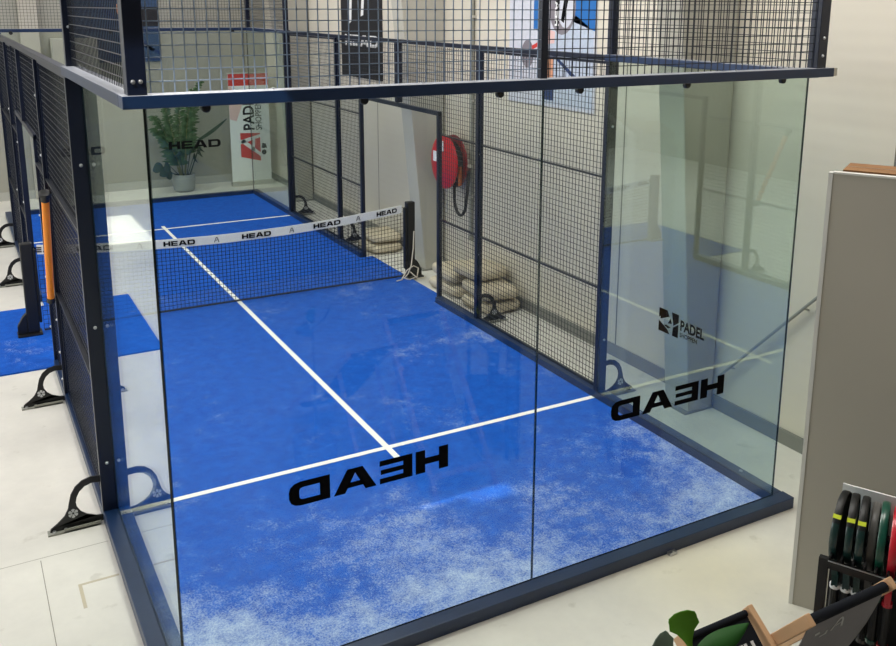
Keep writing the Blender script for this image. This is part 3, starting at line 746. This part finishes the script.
t = thing('wall_cabinet', 'pale grey flat cabinet standing against the far wall on the left', 'cabinet', (1.0, YB-.2, FZ))
MB().box(.95, YB-.25, FZ, 1.72, YB-.01, 2.85).obj('body', 'column', t, .006)
MB().box(.97, YB-.262, FZ+.08, 1.33, YB-.25, 2.82).obj('door', 'panel', t)
MB().box(1.34, YB-.262, FZ+.08, 1.70, YB-.25, 2.82).obj('door', 'panel', t)

# roll-up banner in the far right corner
t = thing('roll_up_banner', 'white roll-up banner with red logo in the far right corner', 'banner', (4.33, 13.45, FZ))
BY = 13.45
MB().box(3.93, BY-.06, FZ, 4.75, BY+.06, FZ+.09).obj('base', 'galv', t, .01)
sh = MB().box(3.95, BY-.004, FZ+.09, 4.73, BY+.004, 2.16).obj('sheet', 'banner', t)
MB().box(3.94, BY-.012, 2.16, 4.74, BY+.012, 2.185).obj('top_bar', 'galv', t)
MB().box(4.33, BY+.02, FZ+.09, 4.35, BY+.04, 2.17).obj('support_pole', 'black', t)
fs = lambda u, v, t: (u, BY-.004-t, v)
def pr_(poly, m, k=1): MB().prism(poly, fs, 0, .0008*k).obj('print', m, sh)
pr_([(3.951, 1.93), (4.729, 1.93), (4.729, 2.158), (3.951, 2.158)], 'red_print')
pr_([(3.951, 1.3), (4.08, 1.25), (4.2, 1.55), (4.0, 1.92), (3.951, 1.92)], 'pink_print')
pr_([(4.14, .55), (4.53, .45), (4.53, 1.0), (4.14, 1.02)], 'red_print')
aw = MB()
for poly in ([(4.14, .80), (4.53, .92), (4.53, .98), (4.14, .88)], [(4.14, .84), (4.2, .9), (4.53, .62), (4.53, .54)], [(4.36, .68), (4.41, .64), (4.43, .9), (4.38, .9)]):
    aw.prism(poly, fs, 0, .0016)
aw.obj('print', 'white_print', sh)
tm_, w1 = text_polys('PADEL', lambda u, v, t: (4.42-v, BY-.004-t, 1.06+u), .001, .30, .008, .84)
tm_, w2 = text_polys('SHOPPEN', lambda u, v, t: (4.57-v, BY-.004-t, 1.06+u), .001, .17, .002, .78, tm_)
tm_.obj('lettering', 'black_print', sh)
sm = MB().prism(ell(4.6, .62, .05, .05, 0, 12), fs, 0, .001).prism([(4.55, .7), (4.66, .7), (4.64, .78), (4.57, .8)], fs, 0, .001)
sm.obj('print', 'black_print', sh)

# potted palm behind the far glass
def blade(mb, base, tip, wid, up=(0, 0, 1), sag=.1, n=6, fold=.15, mi=0, shape=None):
    base = Vector(base); tip = Vector(tip); d = tip-base; side = d.cross(Vector(up))
    side = side.normalized() if side.length > 1e-5 else Vector((1, 0, 0)); nn = side.cross(d).normalized()
    rows = []
    for i in range(n+1):
        s = i/n; c = base+d*s+nn*sag*4*s*(1-s)*.5-Vector((0, 0, 1))*sag*s*s
        w = wid*(shape(s) if shape else math.sin(PI*min(1, s*.93+.05))**.7)/2
        rows.append((c-side*w+nn*fold*w, c, c+side*w+nn*fold*w))
    i0 = len(mb.v)
    for r in rows: mb.v += [tuple(v) for v in r]
    for i in range(n):
        for k in range(2):
            a = i0+i*3+k; mb.f.append((a, a+1, a+4, a+3)); mb.m.append(mi)
    mb.smooth = True
PC = Vector((3.02, 13.45, FZ))
t = thing('potted_palm', 'tall potted palm in a grey pot standing behind the far glass wall', 'plant', PC)
MB().lathe([(.15, 0), (.19, .03), (.21, .2), (.21, .33), (.19, .33), (.18, .29)], PC, 'z', 28).obj('pot', 'pot', t)
MB().lathe([(.183, .28), (.18, .3)], PC, 'z', 24).obj('soil', 'soil', t)
fr = MB(); stm = MB(); rnd = random.Random(3)
for dx, dy, h, lean, ln in ((-.10, 0, .62, -.10, .95), (-.02, .03, .66, .02, 1.0), (.05, -.03, .72, .12, 1.15), (-.06, -.04, .5, -.26, .7), (.08, .03, .7, .20, 1.3), (-.12, .04, .55, -.2, .85)):
    p0 = PC+Vector((dx*.5, dy*.5, .3)); p1 = PC+Vector((dx, dy, h)); p2 = PC+Vector((dx+lean*.4, dy, h+ln*.55)); p3 = PC+Vector((dx+lean*1.5, dy*2, h+ln))
    path = [p0*(1-q)**3+p1*3*q*(1-q)**2+p2*3*q*q*(1-q)+p3*q**3 for q in [i/16 for i in range(17)]]
    stm.tube(path, [.014-.0007*i for i in range(17)], 6)
    for i in range(5, 17):
        tang = (path[min(i+1, 16)]-path[i-1]).normalized()
        for o_ in (0, .5):
            b0 = path[i]-(path[i]-path[i-1])*o_
            for sg in (-1, 1):
                az = rnd.uniform(-.6, .6); L_ = .24*(1.1-.045*i)*rnd.uniform(.85, 1.15)
                tp_ = b0+Vector((sg*math.cos(az), math.sin(az), 0))*L_+tang*.12-Vector((0, 0, .02))
                blade(fr, b0, tp_, .055, sag=.06, n=4, up=(rnd.uniform(-.3, .3), -1, rnd.uniform(-.1, .6)))
fr.obj('fronds', 'palm', t); stm.obj('stems', 'stem', t)
bl = MB()
for k, (dx, dz) in enumerate(((-.42, .42), (-.34, .5), (-.3, .36), (-.5, .5), (.2, .62), (.3, .72), (-.1, .7), (.15, .8), (.34, .78))):
    b0 = PC+Vector((dx*.3, -.1, .32)); blade(bl, b0+(Vector((dx*.5, -.05, dz-.3))), PC+Vector((dx*1.15, -.22+.04*k, dz)), .2, sag=.05, n=5, up=(0, -1, .35))
    bl.tube([b0, b0+Vector((dx*.5, -.05, dz-.3))], .007, 5)
blade(bl, PC+Vector((.25, -.1, .95)), PC+Vector((.85, -.1, 1.22)), .07, sag=-.12, n=8, up=(0, -1, .3))
bl.tube([PC+Vector((.05, -.05, .3)), PC+Vector((.12, -.08, .7)), PC+Vector((.25, -.1, .95))], .008, 5)
bl.obj('broad_leaves', 'palm_dark', t)

# ------------------------------------------------------------------ display panel and shop things, near right
PD = Vector((.505, -.863, 0)); PN = Vector((.863, .505, 0))    # along the panel, behind the panel
PA = Vector((3.318, -.832, 0))
def pp(s, d, z): return tuple(PA+PD*s+PN*d+Vector((0, 0, z)))
def pbox(mb, s0, s1, d0, d1, z0, z1, mi=0):
    mb.hexa([pp(s0, d0, z0), pp(s1, d0, z0), pp(s1, d1, z0), pp(s0, d1, z0), pp(s0, d0, z1), pp(s1, d0, z1), pp(s1, d1, z1), pp(s0, d1, z1)], mi); return mb
t = thing('display_wall', 'tall beige display wall panel with a white edge at right', 'display panel', pp(.9, .0, FZ))
pbox(MB(), .022, 1.8, 0, .04, FZ, 2.575).obj('board', 'panel', t)
pbox(MB(), 0, .022, -.004, .044, FZ, 2.58).obj('edge_strip', 'panel_edge', t)
pbox(MB(), .022, 1.8, -.003, .04, 2.575, 2.585).obj('top_edge', 'panel_edge', t)
pbox(MB(), .05, 1.8, .04, .34, FZ, 2.5).obj('rear_box', 'cardboard', t)
t = thing('cardboard_box', 'brown cardboard box lying on top of the beige display wall', 'box', pp(.7, .2, 2.5))
pbox(MB(), .06, .72, .07, .33, 2.5, 2.59).obj('carton', 'cardboard', t)
pbox(MB(), .06, .72, .19, .21, 2.5901, 2.5906).obj('tape', mat('brown_packing_tape', srgb(120, 84, 54), .4), t)

# racket rack
RU = Vector((.455, -.8905, 0)).normalized(); RV = Vector((.8905, .455, 0)).normalized()
RA = Vector((2.502, -1.632, 0))
def rr(s, d, z): return tuple(RA+RU*s+RV*d+Vector((0, 0, z)))
def rbox(mb, s0, s1, d0, d1, z0, z1, mi=0):
    mb.hexa([rr(s0, d0, z0), rr(s1, d0, z0), rr(s1, d1, z0), rr(s0, d1, z0), rr(s0, d0, z1), rr(s1, d0, z1), rr(s1, d1, z1), rr(s0, d1, z1)], mi); return mb
t = thing('racket_rack', 'black metal display rack holding padel rackets beside the beige panel', 'rack', rr(.35, .2, FZ))
for d in (0, .30):
    rbox(MB(), -.005, .035, d, d+.03, FZ, 1.005).obj('upright', 'black', t)
rbox(MB(), .035, .9, .0, .012, .975, 1.0).obj('front_rail', 'black', t)
rbox(MB(), .035, .9, -.002, .002, .999, 1.003).obj('rail_highlight', 'steel', t)  # bright strip standing in for the highlight along the black rail
for d in (.012, .29):
    sl = rbox(MB(), .035, .9, d, d+.05, .955, .975)
    for k in range(18):
        s_ = .035+.048*k; rbox(sl, s_, s_+.009, d, d+.05, .97, 1.02)
    sl.obj('slot_comb', 'black', t)
rbox(MB(), .0, .9, .39, .41, FZ, .98).obj('back_board', 'black', t)
rbox(MB(), .035, .9, .0, .39, .30, .32).obj('shelf', 'black', t)
rbox(MB(), .0, .9, .395, .405, .98, 1.19).obj('header_card', 'banner', t)

# rackets: built standing in their own slot, face along the slot
KR = 1.3
def racket(s, d0, zc, colA, colB, face, label, mark=None, text=None, collar='white_print', red=False, yaw=.09):
    t = thing('padel_racket', label, 'racket', rr(s, d0, zc-.235*KR), 'padel rackets standing in the rack')
    RVy = (Matrix.Rotation(yaw, 3, 'Z') @ RV); RUy = (Matrix.Rotation(yaw, 3, 'Z') @ RU)
    o = Vector(rr(s, d0, zc))
    g = lambda u, v, tt: tuple(o+RVy*u*KR+RUy*tt*KR+Vector((0, 0, v*KR)))
    n = 44; out = []; inn = []
    for i in range(n):
        a = -PI/2+2*PI*i/n
        r = 1+.10*max(0, -math.sin(a))**2
        out.append((.13*math.cos(a)*(1-.16*max(0, -math.sin(a))), .175+.135*math.sin(a)*r)); inn.append((.116*math.cos(a)*(1-.16*max(0, -math.sin(a))), .175+.121*math.sin(a)*r))
    lo = [i for i in range(n) if out[i][1] < .20]; 
    fr_ = MB(); T = .0125
    for i in range(n):
        (ox_, oy_), (ix_, iy_) = out[i], inn[i]; mx2, my2 = ox_*.8+ix_*.2, oy_*.8+iy_*.2
        fr_.v += [g(ix_, iy_, -T), g(mx2, my2, -T), g(ox_, oy_, -T*.55), g(ox_, oy_, T*.55), g(mx2, my2, T), g(ix_, iy_, T)]
    for i in range(n):
        j = (i+1) % n; low = (out[i][1]+out[j][1])/2 < .255
        for k in range(6):
            k2 = (k+1) % 6; fr_.f.append((i*6+k, j*6+k, j*6+k2, i*6+k2)); fr_.m.append(1 if low else 0)
    fr_.smooth = True
    fr_.obj('rim', [colA, colB], t)
    MB().prism(inn, g, -.008, .008).obj('face', face, t)
    MB().prism([(-.045, .06), (-.03, .05), (-.016, .0), (-.03, .0)][::-1], g, -.011, .011).prism([(.045, .06), (.03, .05), (.016, .0), (.03, .0)], g, -.011, .011).prism([(-.017, -.052), (.017, -.052), (.02, .035), (-.02, .035)], g, -.011, .011).obj('throat', colB, t)
    c_ = [(.016*math.cos(2*PI*i/10), .016*math.sin(2*PI*i/10)) for i in range(10)]
    MB().prism(c_, lambda u, v, tt: g(u, tt, v), -.22, -.05).obj('grip', 'black', t)
    MB().prism([(a*1.15, b*1.15) for a, b in c_], lambda u, v, tt: g(u, tt, v), -.064, -.048).obj('collar', collar, t)
    MB().prism([(a*1.25, b*1.25) for a, b in c_], lambda u, v, tt: g(u, tt, v), -.235, -.22).obj('end_cap', colB, t)
    if mark: MB().prism([(-.1002, .2615), (-.084, .2565), (-.075, .268), (-.0908, .2725)], g, -.0132, .0132).obj('rim_mark', mark, t)
    return t
racket(.042, .20, .838, 'black', 'r_teal', 'r_face', 'black and dark green racket at the left end of the rack', 'r_yellow', yaw=-.01)
racket(.090, .20, .838, 'black', 'r_teal', 'r_teal', 'black and dark green racket second from the left of the rack', 'r_yellow')
racket(.136, .20, .838, 'black', 'r_teal', 'r_teal', 'black and dark green racket third from the left, before the grey one', 'r_yellow')
racket(.178, .24, .80, 'r_grey', 'r_grey', 'r_grey', 'plain grey racket standing between dark and bright green rackets', collar='black')
racket(.222, .20, .84, 'r_green', 'r_green', 'r_green', 'bright green racket standing beside the red racket', collar='r_green')
racket(.272, .20, .83, 'r_red', 'r_red', 'black', 'bright red racket at the right edge of the picture', collar='r_red')

# deck chairs facing the court, seen from behind / front
def deck_chair(ox, oy, zt, w, s, cloth, label, sleeve, ang=43, back_print=None, over=.03, taut=False):
    # s=+1: poles run down towards +y (chair faces the court); s=-1: towards -y
    t = thing('deck_chair', label, 'deck chair', (ox+w/2, oy+s*.45, FZ), 'wooden deck chairs')
    ca, sa = math.cos(math.radians(ang)), math.sin(math.radians(ang))
    L = (zt-.02-FZ)/sa
    rot = Matrix.Rotation(0, 3, 'Z')
    for xx in (ox, ox+w):
        a = Vector((xx, oy-s*over*ca, zt+over*sa)); b = Vector((xx, oy+s*ca*L, zt-sa*L))
        MB().bar(a, b, .028, .05).obj('side_rail', 'wood', t, .004)
        MB().bar((xx+(.035 if xx == ox else -.035), oy+s*(ca*.36), zt-sa*.36), (xx+(.035 if xx == ox else -.035), oy-s*.18, FZ+.012), .025, .045, (0, 1, 0)).obj('rear_leg', 'wood', t, .004)
    MB().bar((ox+.014, oy, zt), (ox+w-.014, oy, zt), .018 if taut else .028, .018 if taut else .028).obj('top_bar', 'wood', t, .004)
    MB().bar((ox+.05, oy-s*.18+s*.02, .12), (ox+w-.05, oy-s*.18+s*.02, .12), .02, .03).obj('stretcher', 'wood', t)
    MB().bar((ox+.014, oy+s*ca*L*.86, zt-sa*L*.86), (ox+w-.014, oy+s*ca*L*.86, zt-sa*L*.86), .03, .03).obj('front_bar', 'wood', t)
    # hanging canvas
    p0 = Vector((0, oy, zt)); p3 = Vector((0, oy+s*ca*L*.86, zt-sa*L*.86))
    p1 = p0+(Vector((0, s*.10, -.42)) if not taut else Vector((0, s*.30, -.235))); p2 = p3+Vector((0, -s*.30, -.06))
    def bz(q): return p0*(1-q)**3+p1*3*q*(1-q)**2+p2*3*q*q*(1-q)+p3*q**3
    n = 18; cl = MB(); x0, x1 = ox+.022, ox+w-.022
    for i in range(n):
        a, b = bz(i/n), bz((i+1)/n); th = Vector((0, -.003*s, -.003))
        for xa, xb in ((x0, x1),):
            A, B, Cc, Dd = Vector((xa, a.y, a.z)), Vector((xb, a.y, a.z)), Vector((xb, b.y, b.z)), Vector((xa, b.y, b.z))
            cl.hexa([A+th, B+th, Cc+th, Dd+th, A, B, Cc, Dd])
    c = cl.obj('canvas', cloth, t)
    if sleeve: MB().tube([(x0, oy, zt), (x1, oy, zt)], .014 if taut else .021, 12).obj('sleeve', sleeve, t)
    return t, bz, x0, x1, c, s
ch, bz, x0, x1, cv, s = deck_chair(1.985, -1.99, 1.09, .49, 1, 'cloth_grey', 'beech deck chair with charcoal canvas seen from behind at the bottom right', 'cloth_black', 51)
def arc(bz_, n=60):
    pts = [bz_(i/n) for i in range(n+1)]; L = [0]
    for a, b in zip(pts, pts[1:]): L.append(L[-1]+(b-a).length)
    def f(d):
        for i in range(n):
            if L[i+1] >= d:
                k = (d-L[i])/(L[i+1]-L[i]); return pts[i].lerp(pts[i+1], k), (pts[i+1]-pts[i]).normalized()
        return pts[-1], (pts[-1]-pts[-2]).normalized()
    return f
def on_cloth(bz_, x0_, v0, side):      # u across, v up from depth v0 below the bar, offset to the side (+1 up face)
    f = arc(bz_)
    def g(u, v, t):
        p, d = f(max(0, v0-v)); nrm = Vector((1, 0, 0)).cross(d).normalized()
        if nrm.z < 0: nrm = -nrm
        q = p+nrm*(t*side); return (x0_+u, q.y, q.z)
    return g
g = on_cloth(bz, x0+.17, .135, -1)
em = MB(); caret(em, g, .0048, .0056, .075, .07)
em.prism([(-.1, .03), (-.075, .035), (-.07, .02), (-.095, .015)], g, .0048, .0056); em.prism([(-.06, -.01), (-.02, -.005), (-.02, .02), (-.03, .02), (-.035, .003), (-.06, 0)], g, .0048, .0056)
em.obj('emblem', 'ring', cv)
ch2, bz2, x02, x12, cv2, s2 = deck_chair(1.58, -1.735, .985, .375, -1, 'cloth_black', 'beech deck chair with black canvas and white lettering behind the fig leaves', 'cloth_black', 35, over=.02, taut=True)
g2r = on_cloth(bz2, x12-.035, .10, 1); g2 = lambda u, v, t: g2r(-u, -v, t)
lw = MB(); word(lw, lambda u, v, t: g2(u, v, t), .0015, .0024, .24, .05); lw.obj('lettering', 'white_print', cv2)

# fiddle-leaf fig at the bottom edge
FC = Vector((1.40, -1.97, FZ))
t = thing('potted_fig', 'fiddle-leaf fig whose green leaves show at the bottom edge', 'plant', FC)
MB().lathe([(.12, 0), (.15, .03), (.17, .3), (.15, .3), (.14, .27)], FC, 'z', 24).obj('pot', 'pot', t)
MB().tube([FC+Vector((0, 0, .26)), FC+Vector((.01, 0, .7)), Vector((1.405, -1.968, 1.15))], [.014, .011, .006], 8).obj('stem', 'stem', t)
def fiddle(q):                 # narrow waist, broad blunt end with a wavy edge
    pts = ((0, .08), (.18, .2), (.35, .34), (.5, .62), (.65, .95), (.8, 1.0), (.92, .86), (1, .45))
    for (a, b), (c, d) in zip(pts, pts[1:]):
        if q <= c: return (b+(d-b)*(q-a)/(c-a))*(1+.06*math.sin(q*22))
    return .45
pointed = lambda q: max(.02, math.sin(PI*min(1, .06+q*.94))**.75*(1.05-.35*q))
FT = Vector((1.405, -1.968, 1.13))
for a, b, w, m, sag, fold, up, shp in (((1.405, -1.97, 1.165), (1.378, -1.928, 1.292), .112, 'leaf', -.02, .16, (-.5, -.6, .5), fiddle),
                              ((1.425, -1.98, 1.165), (1.582, -2.06, 1.228), .095, 'leaf_dark', -.05, .22, (-.3, -.5, .8), pointed),
                              ((1.375, -1.96, 1.09), (1.292, -1.90, 1.19), .115, 'leaf_grey', -.02, .2, (-.4, -.5, .75), fiddle),
                              ((1.40, -1.99, 1.08), (1.43, -2.12, 1.10), .08, 'leaf', .03, .2, (-.2, -.3, .9), pointed)):
    mb = MB(); blade(mb, a, b, w, sag=sag, n=14, fold=fold, shape=shp, up=up)
    mb.tube([FT, Vector(a)], .004, 6)
    o = mb.obj('leaf', m, t); sd = o.modifiers.new('thickness', 'SOLIDIFY'); sd.thickness = .0012

# ------------------------------------------------------------------ light
def area(loc, rot, sx, sy, power, col=(1, 1, 1)):
    l = bpy.data.lights.new('area', 'AREA'); l.shape = 'RECTANGLE'; l.size = sx; l.size_y = sy; l.energy = power; l.color = col
    o = bpy.data.objects.new('unseen_light', l); COL.objects.link(o); o.location = loc; o.rotation_euler = rot; return o
for y in (1.5, 5.5, 9.5, 12.5):
    area((-3.4, y, 6.4), (0, 0, 0), 1.6, 2.8, 64, (1, .97, .92))
    area((2.2, y, 6.4), (0, 0, 0), 1.4, 2.8, 84, (1, .97, .92))
area((.8, 2.0, 6.4), (0, 0, 0), 2.6, 1.0, 190, (1, .97, .9))  # added lamp out of view, brightens the near floor
area((3.0, -.9, 6.4), (0, 0, 0), 2.0, 1.2, 80, (1, .97, .9))  # added fill lamp, lifts the dark floor at near right
for y in (3.4, 9.0):
    area((-5.95, y, 4.0), (0, -PI/2, 0), 3.0, 4.6, 170, (.93, .97, 1))
sun = bpy.data.lights.new('sun', 'SUN'); sun.energy = 6.0; sun.angle = .009; sun.color = (1, .95, .86)
so = bpy.data.objects.new('sun', sun); COL.objects.link(so); so.rotation_euler = SD.to_track_quat('-Z', 'Y').to_euler()
w = bpy.data.worlds.new('sky'); SC.world = w; w.use_nodes = True
w.node_tree.nodes['Background'].inputs['Color'].default_value = (.55, .7, 1, 1); w.node_tree.nodes['Background'].inputs['Strength'].default_value = 1.0

# ------------------------------------------------------------------ camera
cam = bpy.data.cameras.new('camera'); co = bpy.data.objects.new('camera', cam); COL.objects.link(co)
co.location = (-.7313, -4.0716, 3.4291); co.rotation_mode = 'XYZ'
co.rotation_euler = (1.35003, -.004942, -.509355)
cam.sensor_fit = 'HORIZONTAL'; cam.sensor_width = 36; cam.lens = 916.28/896*36
cam.shift_x = (448-462.02)/896; cam.shift_y = (212.52-323)/896
cam.clip_start = .05; cam.clip_end = 200
SC.camera = co
vs = SC.view_settings; vs.view_transform = 'Standard'; vs.look = 'None'; vs.gamma = 1; vs.exposure = .08; vs.use_curve_mapping = False
cy = SC.cycles; cy.use_denoising = True; cy.transparent_max_bounces = 32; cy.max_bounces = 10; cy.diffuse_bounces = 4; cy.glossy_bounces = 6
